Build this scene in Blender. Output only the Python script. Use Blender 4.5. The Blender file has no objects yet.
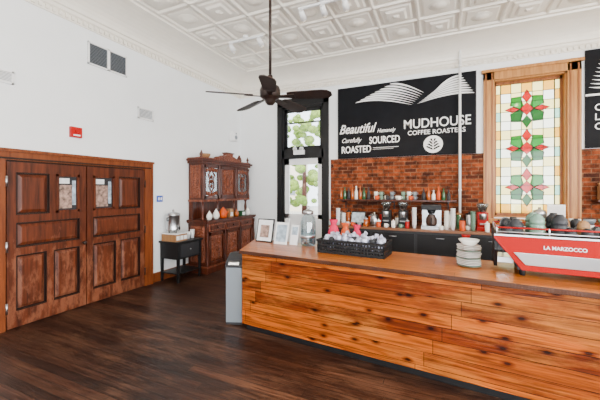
import bpy, bmesh, math, random
from mathutils import Vector, Matrix, Euler
random.seed(4)
C=bpy.context.scene.collection

# ---------------------------------------------------------------- materials
def newmat(name):
    m=bpy.data.materials.new(name); m.use_nodes=True
    nt=m.node_tree; b=nt.nodes["Principled BSDF"]
    return m,nt,b
def mat(name,col,rough=.5,metal=0,noise=.0,nscale=20,bump=0,emit=None,estr=0,trans=0,coat=0,spec=.5):
    m,nt,b=newmat(name); N=nt.nodes; L=nt.links
    b.inputs["Base Color"].default_value=(*col,1); b.inputs["Roughness"].default_value=rough
    b.inputs["Metallic"].default_value=metal; b.inputs["Specular IOR Level"].default_value=spec
    b.inputs["Transmission Weight"].default_value=trans
    b.inputs["Coat Weight"].default_value=coat
    if emit: b.inputs["Emission Color"].default_value=(*emit,1); b.inputs["Emission Strength"].default_value=estr
    if noise>0 or bump>0:
        tc=N.new("ShaderNodeTexCoord"); n=N.new("ShaderNodeTexNoise"); n.inputs["Scale"].default_value=nscale
        n.inputs["Detail"].default_value=5
        L.new(tc.outputs["Object"],n.inputs["Vector"])
        if noise>0:
            r=N.new("ShaderNodeValToRGB")
            r.color_ramp.elements[0].position=.3; r.color_ramp.elements[1].position=.7
            r.color_ramp.elements[0].color=(*[c*(1-noise) for c in col],1)
            r.color_ramp.elements[1].color=(*[min(1,c*(1+noise*.6)) for c in col],1)
            L.new(n.outputs["Fac"],r.inputs[0]); L.new(r.outputs[0],b.inputs["Base Color"])
        if bump>0:
            bp=N.new("ShaderNodeBump"); bp.inputs["Strength"].default_value=bump; bp.inputs["Distance"].default_value=.01
            L.new(n.outputs["Fac"],bp.inputs["Height"]); L.new(bp.outputs[0],b.inputs["Normal"])
    return m
AX={'x':0,'y':1,'z':2}
def planks(name,c1,c2,gap,la,ac,row,length,rough=.4,grain=.5,knots=False,patch=None,mortar=.0025,spec=.5,coat=0,hi=1.25,gs=(1.2,22)):
    m,nt,b=newmat(name); N=nt.nodes; L=nt.links
    tc=N.new("ShaderNodeTexCoord"); s=N.new("ShaderNodeSeparateXYZ"); L.new(tc.outputs["Object"],s.inputs[0])
    c=N.new("ShaderNodeCombineXYZ"); L.new(s.outputs[AX[la]],c.inputs[0]); L.new(s.outputs[AX[ac]],c.inputs[1])
    dv=N.new("ShaderNodeMath"); dv.operation='DIVIDE'; dv.inputs[1].default_value=row; L.new(s.outputs[AX[ac]],dv.inputs[0])
    snap=N.new("ShaderNodeMath"); snap.operation='FLOOR'; L.new(dv.outputs[0],snap.inputs[0])
    mul=N.new("ShaderNodeMath"); mul.operation='MULTIPLY'; mul.inputs[1].default_value=3.73; L.new(snap.outputs[0],mul.inputs[0])
    ad=N.new("ShaderNodeMath"); ad.operation='ADD'; L.new(mul.outputs[0],ad.inputs[0]); L.new(s.outputs[AX[la]],ad.inputs[1])
    c2n=N.new("ShaderNodeCombineXYZ"); L.new(ad.outputs[0],c2n.inputs[0]); L.new(s.outputs[AX[ac]],c2n.inputs[1])
    br=N.new("ShaderNodeTexBrick"); L.new(c2n.outputs[0],br.inputs["Vector"])
    br.inputs["Scale"].default_value=1; br.inputs["Brick Width"].default_value=length; br.inputs["Row Height"].default_value=row
    br.inputs["Mortar Size"].default_value=mortar; br.inputs["Mortar Smooth"].default_value=.2
    br.offset=0; br.offset_frequency=2
    br.inputs["Color1"].default_value=(*c1,1); br.inputs["Color2"].default_value=(*c2,1); br.inputs["Mortar"].default_value=(*gap,1)
    mp=N.new("ShaderNodeMapping"); mp.inputs["Scale"].default_value=(gs[0],gs[1],1); L.new(c2n.outputs[0],mp.inputs[0])
    n=N.new("ShaderNodeTexNoise"); n.inputs["Scale"].default_value=1.6; n.inputs["Detail"].default_value=6; n.inputs["Distortion"].default_value=1.2
    L.new(mp.outputs[0],n.inputs["Vector"])
    r=N.new("ShaderNodeValToRGB"); r.color_ramp.elements[0].position=.34; r.color_ramp.elements[1].position=.66
    g=1-grain; r.color_ramp.elements[0].color=(g,g*.85,g*.7,1); r.color_ramp.elements[1].color=(hi,hi,hi*.9,1)
    L.new(n.outputs["Fac"],r.inputs[0]); out=br.outputs["Color"]
    if patch:
        mpp=N.new("ShaderNodeMapping"); mpp.inputs["Scale"].default_value=(.7,2.0,1); L.new(c.outputs[0],mpp.inputs[0])
        n2=N.new("ShaderNodeTexNoise"); n2.inputs["Scale"].default_value=patch[1]; n2.inputs["Detail"].default_value=10; n2.inputs["Roughness"].default_value=.72
        L.new(mpp.outputs[0],n2.inputs["Vector"])
        r2=N.new("ShaderNodeValToRGB"); r2.color_ramp.elements[0].position=.47; r2.color_ramp.elements[1].position=.62
        f=patch[2]; r2.color_ramp.elements[0].color=(0,0,0,1); r2.color_ramp.elements[1].color=(f,f,f,1)
        L.new(n2.outputs["Fac"],r2.inputs[0])
        m3=N.new("ShaderNodeMixRGB"); m3.inputs[2].default_value=(*patch[0],1)
        L.new(r2.outputs[0],m3.inputs[0]); L.new(out,m3.inputs[1])
        m5=N.new("ShaderNodeMixRGB"); m5.blend_type='MIX'; m5.inputs[2].default_value=(*gap,1); L.new(br.outputs["Fac"],m5.inputs[0]); L.new(m3.outputs[0],m5.inputs[1]); out=m5.outputs[0]
    mx=N.new("ShaderNodeMixRGB"); mx.blend_type='MULTIPLY'; mx.inputs[0].default_value=1
    L.new(out,mx.inputs[1]); L.new(r.outputs[0],mx.inputs[2]); out=mx.outputs[0]
    if knots:
        mk=N.new("ShaderNodeMapping"); mk.inputs["Scale"].default_value=(2.3,4.6,1); L.new(c2n.outputs[0],mk.inputs[0])
        v=N.new("ShaderNodeTexVoronoi"); v.voronoi_dimensions='2D'; v.inputs["Scale"].default_value=1; L.new(mk.outputs[0],v.inputs["Vector"])
        rk=N.new("ShaderNodeValToRGB"); rk.color_ramp.elements[0].position=.035; rk.color_ramp.elements[1].position=.14
        rk.color_ramp.elements[0].color=(.06,.03,.02,1); rk.color_ramp.elements[1].color=(1,1,1,1)
        e=rk.color_ramp.elements.new(.06); e.color=(.40,.26,.18,1)
        L.new(v.outputs["Distance"],rk.inputs[0])
        m2=N.new("ShaderNodeMixRGB"); m2.blend_type='MULTIPLY'; m2.inputs[0].default_value=.97
        L.new(out,m2.inputs[1]); L.new(rk.outputs[0],m2.inputs[2]); out=m2.outputs[0]
    L.new(out,b.inputs["Base Color"])
    b.inputs["Roughness"].default_value=rough; b.inputs["Specular IOR Level"].default_value=spec
    b.inputs["Coat Weight"].default_value=coat; b.inputs["Coat Roughness"].default_value=.2
    bp=N.new("ShaderNodeBump"); bp.inputs["Strength"].default_value=.35; bp.inputs["Distance"].default_value=.004
    L.new(r.outputs[0],bp.inputs["Height"]); L.new(bp.outputs[0],b.inputs["Normal"])
    return m
def bricks(name):
    m,nt,b=newmat(name); N=nt.nodes; L=nt.links
    tc=N.new("ShaderNodeTexCoord"); s=N.new("ShaderNodeSeparateXYZ"); L.new(tc.outputs["Object"],s.inputs[0])
    c=N.new("ShaderNodeCombineXYZ"); L.new(s.outputs[0],c.inputs[0]); L.new(s.outputs[2],c.inputs[1])
    br=N.new("ShaderNodeTexBrick"); L.new(c.outputs[0],br.inputs["Vector"]); br.inputs["Scale"].default_value=1
    br.inputs["Brick Width"].default_value=.21; br.inputs["Row Height"].default_value=.072; br.inputs["Mortar Size"].default_value=.007
    br.inputs["Color1"].default_value=(.25,.055,.014,1); br.inputs["Color2"].default_value=(.055,.014,.007,1); br.inputs["Mortar"].default_value=(.16,.085,.05,1)
    n=N.new("ShaderNodeTexNoise"); n.inputs["Scale"].default_value=9; n.inputs["Detail"].default_value=8; n.inputs["Roughness"].default_value=.7; L.new(tc.outputs["Object"],n.inputs["Vector"])
    r=N.new("ShaderNodeValToRGB"); r.color_ramp.elements[0].position=.36; r.color_ramp.elements[1].position=.66
    r.color_ramp.elements[0].color=(.25,.25,.25,1); r.color_ramp.elements[1].color=(1.5,1.35,1.2,1); L.new(n.outputs["Fac"],r.inputs[0])
    mx=N.new("ShaderNodeMixRGB"); mx.blend_type='MULTIPLY'; mx.inputs[0].default_value=1
    L.new(br.outputs["Color"],mx.inputs[1]); L.new(r.outputs[0],mx.inputs[2]); L.new(mx.outputs[0],b.inputs["Base Color"])
    b.inputs["Roughness"].default_value=.85; b.inputs["Specular IOR Level"].default_value=.2
    bp=N.new("ShaderNodeBump"); bp.inputs["Strength"].default_value=.8; bp.inputs["Distance"].default_value=.012; bp.invert=True
    L.new(br.outputs["Fac"],bp.inputs["Height"]); L.new(bp.outputs[0],b.inputs["Normal"])
    return m
def grainwood(name,dark,light,worn=None,rough=.45,sc=(30,30,2.5),carve=0,spec=.3):
    m,nt,b=newmat(name); N=nt.nodes; L=nt.links
    tc=N.new("ShaderNodeTexCoord"); mp=N.new("ShaderNodeMapping"); mp.inputs["Scale"].default_value=sc
    L.new(tc.outputs["Object"],mp.inputs[0])
    n=N.new("ShaderNodeTexNoise"); n.inputs["Scale"].default_value=1; n.inputs["Detail"].default_value=7; L.new(mp.outputs[0],n.inputs["Vector"])
    r=N.new("ShaderNodeValToRGB"); r.color_ramp.elements[0].position=.3; r.color_ramp.elements[1].position=.7
    r.color_ramp.elements[0].color=(*dark,1); r.color_ramp.elements[1].color=(*light,1); L.new(n.outputs["Fac"],r.inputs[0]); out=r.outputs[0]
    if worn:
        mp2=N.new("ShaderNodeMapping"); mp2.inputs["Scale"].default_value=(9,9,3.2); L.new(tc.outputs["Object"],mp2.inputs[0])
        n2=N.new("ShaderNodeTexNoise"); n2.inputs["Scale"].default_value=1.3; n2.inputs["Detail"].default_value=10; n2.inputs["Roughness"].default_value=.7; L.new(mp2.outputs[0],n2.inputs["Vector"])
        s=N.new("ShaderNodeSeparateXYZ"); L.new(tc.outputs["Object"],s.inputs[0])
        mr=N.new("ShaderNodeMapRange"); mr.inputs[1].default_value=1.6; mr.inputs[2].default_value=.5; mr.inputs[3].default_value=-.14; mr.inputs[4].default_value=.08
        L.new(s.outputs[2],mr.inputs[0])
        a=N.new("ShaderNodeMath"); a.operation='ADD'; L.new(n2.outputs["Fac"],a.inputs[0]); L.new(mr.outputs[0],a.inputs[1])
        r2=N.new("ShaderNodeValToRGB"); r2.color_ramp.elements[0].position=.53; r2.color_ramp.elements[1].position=.66
        r2.color_ramp.elements[0].color=(0,0,0,1); r2.color_ramp.elements[1].color=(.65,.65,.65,1); L.new(a.outputs[0],r2.inputs[0])
        mx=N.new("ShaderNodeMixRGB"); mx.inputs[2].default_value=(*worn,1); L.new(r2.outputs[0],mx.inputs[0]); L.new(out,mx.inputs[1]); out=mx.outputs[0]
    L.new(out,b.inputs["Base Color"]); b.inputs["Roughness"].default_value=rough; b.inputs["Specular IOR Level"].default_value=spec
    if carve:
        v=N.new("ShaderNodeTexVoronoi"); v.inputs["Scale"].default_value=28; L.new(tc.outputs["Object"],v.inputs["Vector"])
        bp=N.new("ShaderNodeBump"); bp.inputs["Strength"].default_value=carve; bp.inputs["Distance"].default_value=.02
        L.new(v.outputs["Distance"],bp.inputs["Height"]); L.new(bp.outputs[0],b.inputs["Normal"])
    return m
def tglass(name,col,diff=.35,gloss=.06):
    m=bpy.data.materials.new(name); m.use_nodes=True; nt=m.node_tree; N=nt.nodes; L=nt.links
    N.clear(); o=N.new("ShaderNodeOutputMaterial")
    t=N.new("ShaderNodeBsdfTransparent"); t.inputs[0].default_value=(*col,1)
    d=N.new("ShaderNodeBsdfTranslucent"); d.inputs[0].default_value=(*col,1)
    g=N.new("ShaderNodeBsdfGlossy"); g.inputs["Roughness"].default_value=.05
    m1=N.new("ShaderNodeMixShader"); m1.inputs[0].default_value=diff; L.new(t.outputs[0],m1.inputs[1]); L.new(d.outputs[0],m1.inputs[2])
    m2=N.new("ShaderNodeMixShader"); m2.inputs[0].default_value=gloss; L.new(m1.outputs[0],m2.inputs[1]); L.new(g.outputs[0],m2.inputs[2])
    L.new(m2.outputs[0],o.inputs[0]); return m

M_wall=mat("white_plaster",(.85,.87,.88),.75,noise=.02,nscale=3,bump=.05)
M_ceil=mat("painted_tin",(.86,.81,.72),.34,noise=.03,nscale=6)
M_floor=planks("floor_boards",(.058,.022,.013),(.016,.007,.005),(.002,.0015,.0015),'x','y',.085,2.4,rough=.42,grain=.6,patch=((.11,.052,.032),1.3,.75),spec=.3,mortar=.003)
M_cfront=planks("reclaimed_pine_front",(.40,.088,.006),(.12,.017,.0015),(.012,.004,.002),'x','z',.118,1.9,rough=.42,grain=.62,knots=True,spec=.14,hi=1.35,patch=((.40,.135,.022),1.1,.6))
M_ctop=planks("reclaimed_pine_top",(.50,.15,.018),(.34,.08,.008),(.05,.015,.006),'x','y',.12,2.2,rough=.3,grain=.4,coat=.12,spec=.3)
M_brick=bricks("old_brick")
M_door=grainwood("worn_door_wood",(.034,.007,.003),(.125,.027,.008),worn=(.24,.085,.042),rough=.42)
M_grooveshade=mat("door_moulding_shade",(.014,.005,.003),.45,spec=.3)  # near-black moulding and groove strips: recess shade put into the colour
M_trimw=grainwood("door_trim_wood",(.11,.024,.006),(.22,.056,.014),rough=.4)
M_cab=grainwood("carved_walnut",(.026,.006,.003),(.10,.021,.008),rough=.32)
M_carv=grainwood("carved_walnut_relief",(.08,.018,.008),(.25,.065,.026),rough=.38,carve=.9)
M_winw=grainwood("oak_window_trim",(.33,.13,.028),(.50,.23,.065),rough=.35)
M_wtrim=grainwood("window_trim_bead",(.16,.05,.01),(.30,.10,.025),rough=.35)
M_black=mat("black_paint",(.006,.006,.007),.45,spec=.3)
M_iron=mat("dark_bronze",(.022,.012,.009),.4,.4)
M_blade=grainwood("fan_blade_wood",(.010,.005,.004),(.028,.013,.010),rough=.5)
M_board=mat("chalkboard_black",(.0045,.005,.007),.7,noise=.3,nscale=5,spec=.15)
M_chalk=mat("white_chalk",(.85,.85,.85),.9)
M_white=mat("white_enamel",(.84,.84,.84),.4)
M_ceram=mat("white_ceramic",(.84,.82,.76),.18,coat=.3)
M_mint=mat("mint_ceramic",(.15,.26,.19),.2,coat=.2)
M_steel=mat("brushed_steel",(.55,.56,.58),.28,1)
M_grey=mat("grey_metal",(.20,.23,.26),.4,.3)
M_dgrey=mat("dark_grey",(.025,.025,.028),.45,spec=.3)
M_red=mat("red_enamel",(.36,.0015,.002),.3,spec=.2)
M_fire=mat("alarm_red",(.42,.004,.004),.35,spec=.2)
M_pink=mat("pink_fabric",(.60,.008,.07),.6,spec=.2)
M_paper=mat("paper",(.78,.78,.78),.8,noise=.1,nscale=30)
M_foil=mat("wrapped_parcel",(.50,.51,.64),.35,noise=.6,nscale=22,bump=.6)
M_photo=mat("print",(.35,.22,.17),.5,noise=.8,nscale=22)
M_photo2=mat("print_blue",(.35,.44,.52),.5,noise=.5,nscale=18)
M_amber=mat("amber_syrup",(.34,.07,.006),.15,coat=.3)
M_green=mat("green_bottle",(.02,.08,.03),.15,coat=.4)
M_orange=mat("orange_glaze",(.55,.07,.006),.35,spec=.3)
M_beans=mat("coffee_beans",(.04,.015,.008),.5,noise=.6,nscale=90)
M_glow=mat("warm_bulb",(1,.85,.6),.5,emit=(1,.80,.55),estr=9)
M_fillglobe=mat("fill_globe",(1,.95,.85),.5,emit=(1,.9,.75),estr=3)  # glow of the added fill globes
M_glass=tglass("clear_glass",(.93,.96,.97),0,.06)
M_jar=tglass("jar_glass",(.70,.80,.84),.15,.18)
M_leaf=mat("leaves",(.20,.32,.04),.7,noise=.5,nscale=9)
M_ground=mat("pavement",(.5,.48,.44),.8,noise=.1)
M_stone=mat("pale_brick",(.75,.68,.55),.8,noise=.15)
M_bluebook=mat("blue_plate",(.02,.08,.45),.5)
M_cork=grainwood("kraft_board",(.24,.11,.045),(.36,.19,.08),rough=.6)
M_steeltop=mat("back_worktop",(.20,.08,.035),.35,noise=.2,nscale=12)
M_lead=mat("lead_came",(.02,.02,.02),.5,.6)
SG={k:tglass("stained_"+k,c,.45,.03) for k,c in dict(cream=(.86,.72,.26),pale=(.88,.87,.60),gold=(.74,.36,.035),amber=(.55,.14,.015),
    white=(.88,.88,.74),green=(.003,.11,.025),lime=(.015,.22,.03),red=(.48,.003,.004),rose=(.55,.04,.03),aqua=(.30,.58,.42)).items()}

# ---------------------------------------------------------------- builder
class B:
    def __init__(s): s.bm=bmesh.new(); s.mats=[]
    def mi(s,m):
        if m not in s.mats: s.mats.append(m)
        return s.mats.index(m)
    def poly(s,pts,m,smooth=False):
        vs=[s.bm.verts.new(p) for p in pts]
        f=s.bm.faces.new(vs); f.material_index=s.mi(m); f.smooth=smooth; return f
    def hexa(s,P,m):
        vs=[s.bm.verts.new(p) for p in P]
        for q in ((0,3,2,1),(4,5,6,7),(0,1,5,4),(1,2,6,5),(2,3,7,6),(3,0,4,7)):
            f=s.bm.faces.new([vs[i] for i in q]); f.material_index=s.mi(m)
    def box(s,a,b,m):
        x0,y0,z0=a;x1,y1,z1=b
        if x0>x1:x0,x1=x1,x0
        if y0>y1:y0,y1=y1,y0
        if z0>z1:z0,z1=z1,z0
        s.hexa([(x0,y0,z0),(x1,y0,z0),(x1,y1,z0),(x0,y1,z0),(x0,y0,z1),(x1,y0,z1),(x1,y1,z1),(x0,y1,z1)],m)
    def frust(s,cx,cy,hx,hy,z0,hx2,hy2,z1,m):
        s.hexa([(cx-hx,cy-hy,z0),(cx+hx,cy-hy,z0),(cx+hx,cy+hy,z0),(cx-hx,cy+hy,z0),
                (cx-hx2,cy-hy2,z1),(cx+hx2,cy-hy2,z1),(cx+hx2,cy+hy2,z1),(cx-hx2,cy+hy2,z1)],m)
    def extr(s,pts,vec,m,smooth=False):
        vec=Vector(vec); n=len(pts)
        a=[s.bm.verts.new(p) for p in pts]; b=[s.bm.verts.new(Vector(p)+vec) for p in pts]
        k=s.mi(m)
        for fs in (list(reversed(a)),b):
            f=s.bm.faces.new(fs); f.material_index=k
        for i in range(n):
            f=s.bm.faces.new([a[i],a[(i+1)%n],b[(i+1)%n],b[i]]); f.material_index=k; f.smooth=smooth
    def cyl(s,p0,p1,r0,r1,m,seg=16):
        p0=Vector(p0);p1=Vector(p1);d=(p1-p0).normalized()
        u=d.orthogonal().normalized(); w=d.cross(u); k=s.mi(m)
        A=[];Bv=[]
        for i in range(seg):
            t=2*math.pi*i/seg; o=u*math.cos(t)+w*math.sin(t)
            A.append(s.bm.verts.new(p0+o*r0)); Bv.append(s.bm.verts.new(p1+o*r1))
        for i in range(seg):
            f=s.bm.faces.new([A[i],A[(i+1)%seg],Bv[(i+1)%seg],Bv[i]]); f.material_index=k; f.smooth=True
        for fs in (list(reversed(A)),Bv):
            f=s.bm.faces.new(fs); f.material_index=k
    def lathe(s,c,prof,m,seg=24,sq=1):
        cx,cy,cz=c; k=s.mi(m); rings=[]
        for r,z in prof:
            r=max(r,.0004)
            rings.append([s.bm.verts.new((cx+r*math.cos(2*math.pi*i/seg),cy+r*sq*math.sin(2*math.pi*i/seg),cz+z)) for i in range(seg)])
        for a,b in zip(rings,rings[1:]):
            for i in range(seg):
                f=s.bm.faces.new([a[i],a[(i+1)%seg],b[(i+1)%seg],b[i]]); f.material_index=k; f.smooth=True
        f=s.bm.faces.new(list(reversed(rings[0]))); f.material_index=k
        f=s.bm.faces.new(rings[-1]); f.material_index=k
    def ball(s,c,r,m,sc=(1,1,1),seg=14):
        k=s.mi(m)
        g=bmesh.ops.create_uvsphere(s.bm,u_segments=seg,v_segments=max(6,seg//2+1),radius=r)
        for v in g['verts']:
            v.co=Vector((v.co.x*sc[0]+c[0],v.co.y*sc[1]+c[1],v.co.z*sc[2]+c[2]))
            for f in v.link_faces: f.material_index=k; f.smooth=True
    def tube(s,pts,r,m,seg=8):
        for a,b in zip(pts,pts[1:]): s.cyl(a,b,r,r,m,seg)
    def done(s,name,M=None,bevel=0,origin=None,parent=None):
        bmesh.ops.recalc_face_normals(s.bm,faces=s.bm.faces[:])
        vs=s.bm.verts
        if origin is None:
            mn=[min(v.co[i] for v in vs) for i in range(3)]; mxx=[max(v.co[i] for v in vs) for i in range(3)]
            c=Vector(((mn[0]+mxx[0])/2,(mn[1]+mxx[1])/2,mn[2]))
        else: c=Vector(origin)
        for v in vs: v.co-=c
        me=bpy.data.meshes.new(name); s.bm.to_mesh(me); s.bm.free()
        for m in s.mats: me.materials.append(m)
        o=bpy.data.objects.new(name,me); C.objects.link(o)
        o.matrix_world=(M or Matrix.Identity(4))@Matrix.Translation(c)
        if bevel:
            bv=o.modifiers.new("bevel",'BEVEL'); bv.width=bevel; bv.segments=2; bv.limit_method='ANGLE'; bv.angle_limit=math.radians(50)
        if parent:
            mw=o.matrix_world.copy(); o.parent=parent; o.matrix_parent_inverse=parent.matrix_world.inverted(); o.matrix_world=mw
        return o
def text(name,s,loc,size,parent,m,shear=0,width=None,M=None,bold=0):
    cu=bpy.data.curves.new(name,'FONT'); cu.body=s; cu.size=size; cu.shear=shear; cu.extrude=.002; cu.offset=bold
    cu.materials.append(m)
    o=bpy.data.objects.new(name,cu); C.objects.link(o)
    bpy.context.view_layer.update()
    w=o.dimensions.x
    sx=(width/w) if width and w>0 else 1
    mw=Matrix.LocRotScale(Vector(loc),Euler((math.pi/2,0,0)),Vector((sx,1,1)))
    if M: mw=M@mw
    o.parent=parent; o.matrix_parent_inverse=parent.matrix_world.inverted(); 
    o.matrix_world=mw
    return o

XL,XR,YF,YB,ZC=-4.53,5.0,-3.5,6.49,4.30
# ---------------------------------------------------------------- shell
b=B(); b.box((XL-.2,YF-.2,-.12),(XR+.2,YB+.2,0),M_floor); b.done("floor",origin=(0,0,0))
b=B(); b.box((XL-.2,YF-.2,0),(XL,YB+.2,ZC+.1),M_wall); b.done("wall_left")
b=B()
b.box((XR,YF-.2,0),(XR+.2,YB+.2,.9),M_wall); b.box((XR,YF-.2,3.3),(XR+.2,YB+.2,ZC+.1),M_wall)
for y0,y1 in ((YF-.2,-2.6),(-.6,.2),(2.2,YB+.2)): b.box((XR,y0,.9),(XR+.2,y1,3.3),M_wall)
b.done("wall_right")
b=B()
DX0,DX1,DZ=-3.36,-2.33,3.52
WX0,WX1,WZ0,WZ1=.87,1.90,1.12,3.55
b.box((XL,YB,0),(DX0,YB+.2,ZC+.1),M_wall); b.box((DX0,YB,DZ),(DX1,YB+.2,ZC+.1),M_wall)
b.box((DX1,YB,0),(WX0,YB+.2,ZC+.1),M_wall); b.box((WX0,YB,0),(WX1,YB+.2,WZ0),M_wall); b.box((WX0,YB,WZ1),(WX1,YB+.2,ZC+.1),M_wall)
b.box((WX1,YB,0),(XR,YB+.2,ZC+.1),M_wall)
b.box((-2.16,YB-.03,0),(.71,YB,2.26),M_brick); b.box((2.08,YB-.03,0),(XR,YB,2.26),M_brick); b.box((.71,YB-.03,0),(2.08,YB,1.02),M_brick)
b.done("wall_back",origin=(0,YB,0))
b=B()
b.box((XL,YF-.2,0),(XR,YF,.6),M_wall); b.box((XL,YF-.2,3.4),(XR,YF,ZC+.1),M_wall)
for x0,x1 in ((XL,-.6),(2.2,2.8),(4.6,XR)): b.box((x0,YF-.2,.6),(x1,YF,3.4),M_wall)
b.done("wall_front")
k=1
for x0,x1 in ((-.6,2.2),(2.8,4.6)):
    b=B()
    for a,c in (((x0,YF-.12,.6),(x0+.07,YF-.05,3.4)),((x1-.07,YF-.12,.6),(x1,YF-.05,3.4)),((x0,YF-.12,.6),(x1,YF-.05,.67)),((x0,YF-.12,3.33),(x1,YF-.05,3.4)),
                (((x0+x1)/2-.03,YF-.12,.6),((x0+x1)/2+.03,YF-.05,3.4))): b.box(a,c,M_winw)
    k+=1; b.done("window_%d"%k)
for y0,y1 in ((-2.6,-.6),(.2,2.2)):
    b=B()
    for a,c in (((XR+.05,y0,.9),(XR+.12,y0+.07,3.3)),((XR+.05,y1-.07,.9),(XR+.12,y1,3.3)),((XR+.05,y0,.9),(XR+.12,y1,.97)),((XR+.05,y0,3.23),(XR+.12,y1,3.3))): b.box(a,c,M_winw)
    k+=1; b.done("window_%d"%k)
# pressed tin ceiling
b=B(); b.box((XL-.2,YF-.2,ZC),(XR+.2,YB+.2,ZC+.12),M_ceil)
T=.60; x=XL+.62
nx=int((XR-.62-x)/T); ny=14; ytop=YB-.62
for i in range(nx+1): b.frust(x+i*T,(ytop+ytop-ny*T)/2,.030,ny*T/2,ZC+.001,.012,ny*T/2,ZC-.028,M_ceil)
for j in range(ny+1): b.frust(x+nx*T/2,ytop-j*T,nx*T/2,.030,ZC+.001,nx*T/2,.012,ZC-.028,M_ceil)
for i in range(nx):
    for j in range(ny):
        cx=x+(i+.5)*T; cy=ytop-(j+.5)*T
        if (i+j)%2==0:
            b.frust(cx,cy,.225,.225,ZC+.001,.20,.20,ZC-.024,M_ceil); b.frust(cx,cy,.15,.15,ZC-.023,.12,.12,ZC-.048,M_ceil)
            b.frust(cx,cy,.05,.05,ZC-.047,.02,.02,ZC-.07,M_ceil)
        else:
            b.frust(cx,cy,.225,.225,ZC+.001,.205,.205,ZC-.016,M_ceil)
            b.lathe((cx,cy,ZC-.055),[(.02,0),(.05,.012),(.09,.018),(.10,.034),(.13,.036),(.15,.040)],M_ceil,12)
b.done("ceiling")
b=B()
prof=[(.002,3.86),(.02,3.86),(.02,3.93),(.05,3.95),(.055,3.99),(.08,4.0)]
for i in range(1,9):
    t=i/8*math.pi/2; prof.append((.08+.46*(1-math.cos(t)),4.0+.25*math.sin(t)))
prof+=[(.56,4.25),(.57,4.275),(.60,4.28),(.61,4.299),(.62,4.299)]
rings=[]
for n,z in prof:
    rings.append([b.bm.verts.new(p) for p in ((XL+n,YF+n,z),(XL+n,YB-n,z),(XR-n,YB-n,z),(XR-n,YF+n,z))])
k=b.mi(M_ceil)
for a,c in zip(rings,rings[1:]):
    for i in range(4):
        f=b.bm.faces.new([a[i],a[(i+1)%4],c[(i+1)%4],c[i]]); f.material_index=k
yy=YB-.06
while yy>0: b.box((XL+.002,yy-.035,3.875),(XL+.05,yy,3.925),M_ceil); yy-=.075
xx=XL+.06
while xx<XR-.1: b.box((xx,YB-.05,3.875),(xx+.035,YB-.002,3.925),M_ceil); xx+=.075
b.done("trim_1")
b=B(); 
for y0,y1 in ((YF,1.72),(3.875,YB-.0)): b.box((XL,y0,0),(XL+.02,y1,.16),M_trimw)
b.done("baseboard_left")
b=B(); b.box((XL+.02,YB-.02,0),(-3.52,YB,.16),M_trimw); b.done("baseboard_back")

# ---------------------------------------------------------------- double wooden door (left wall)
b=B(); X=XL
Y0,Y1=1.88,3.69; DT=1.925
b.box((X,Y0-.14,0),(X+.05,Y0-.01,DT+.02),M_trimw); b.box((X,Y1+.01,0),(X+.05,Y1+.16,DT+.02),M_trimw)
b.box((X,Y0-.14,DT+.02),(X+.05,Y1+.16,DT+.115),M_trimw); b.box((X,Y0-.16,DT+.115),(X+.075,Y1+.18,DT+.15),M_trimw)
b.box((X,Y1+.13,0),(X+.062,Y1+.165,DT+.115),M_trimw)
b.box((X+.05,Y0-.12,DT+.03),(X+.06,Y1+.14,DT+.05),M_grooveshade)
b.box((X,Y0-.01,0),(X+.012,Y1+.01,DT+.02),M_grooveshade)
def leaf(y0,y1,win_right):
    xb=X+.012; xf=X+.052
    st=.085
    b.box((xb,y0,.012),(xb+.016,y1,DT),M_door)
    for z0,z1 in [(.012,.20),(.84,.93),(1.22,1.31),(DT-.12,DT)]: b.box((xb,y0+st,z0),(xf,y1-st,z1),M_door)
    b.box((xb,y0,.012),(xf,y0+st,DT),M_door); b.box((xb,y1-st,.012),(xf,y1,DT),M_door)
    w=y1-y0
    ym=y0+w*.53 if win_right else y0+w*.47
    b.box((xb,ym-.035,1.31),(xf,ym+.035,DT-.12),M_door)
    b.box((xb,(y0+y1)/2-.04,.20),(xf,(y0+y1)/2+.04,.84),M_door)
    def panel(a,c,z0,z1):
        b.box((xb+.016,a,z0),(xb+.018,c,z1),M_grooveshade)
        g=.022
        b.hexa([(xb+.018,a+g,z0+g),(xb+.018,c-g,z0+g),(xb+.018,c-g,z1-g),(xb+.018,a+g,z1-g),
                (xb+.036,a+g+.035,z0+g+.035),(xb+.036,c-g-.035,z0+g+.035),(xb+.036,c-g-.035,z1-g-.035),(xb+.036,a+g+.035,z1-g-.035)],M_door)
        for q in ((a,z0,c,z0+.009),(a,z1-.009,c,z1),(a,z0,a+.009,z1),(c-.009,z0,c,z1)):
            b.box((xb+.018,q[0],q[1]),(xf+.004,q[2],q[3]),M_grooveshade)
    panel(y0+st,y1-st,.93,1.22)
    panel(y0+st,(y0+y1)/2-.04,.20,.84); panel((y0+y1)/2+.04,y1-st,.20,.84)
    if win_right: panel(y0+st,ym-.035,1.31,DT-.12); a,c=ym+.035,y1-st
    else: panel(ym+.035,y1-st,1.31,DT-.12); a,c=y0+st,ym-.035
    for q in ((a,1.31,c,1.34),(a,DT-.15,c,DT-.12),(a,1.31,a+.03,DT-.12),(c-.03,1.31,c,DT-.12)): b.box((xb+.016,q[0],q[1]),(xf+.008,q[2],q[3]),M_door)
    b.box((xb+.016,a+.03,1.34),(xb+.020,c-.03,DT-.15),M_dgrey)
    b.box((xb+.020,a+.05,1.36),(xb+.023,c-.09,DT-.26),M_photo); b.box((xb+.020,a+.05,DT-.24),(xb+.023,a+.17,DT-.17),M_paper); b.box((xb+.020,c-.085,1.4),(xb+.023,c-.04,DT-.2),M_photo2)
leaf(Y0,(Y0+Y1)/2-.035,True); leaf((Y0+Y1)/2-.022,Y1,False)
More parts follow.
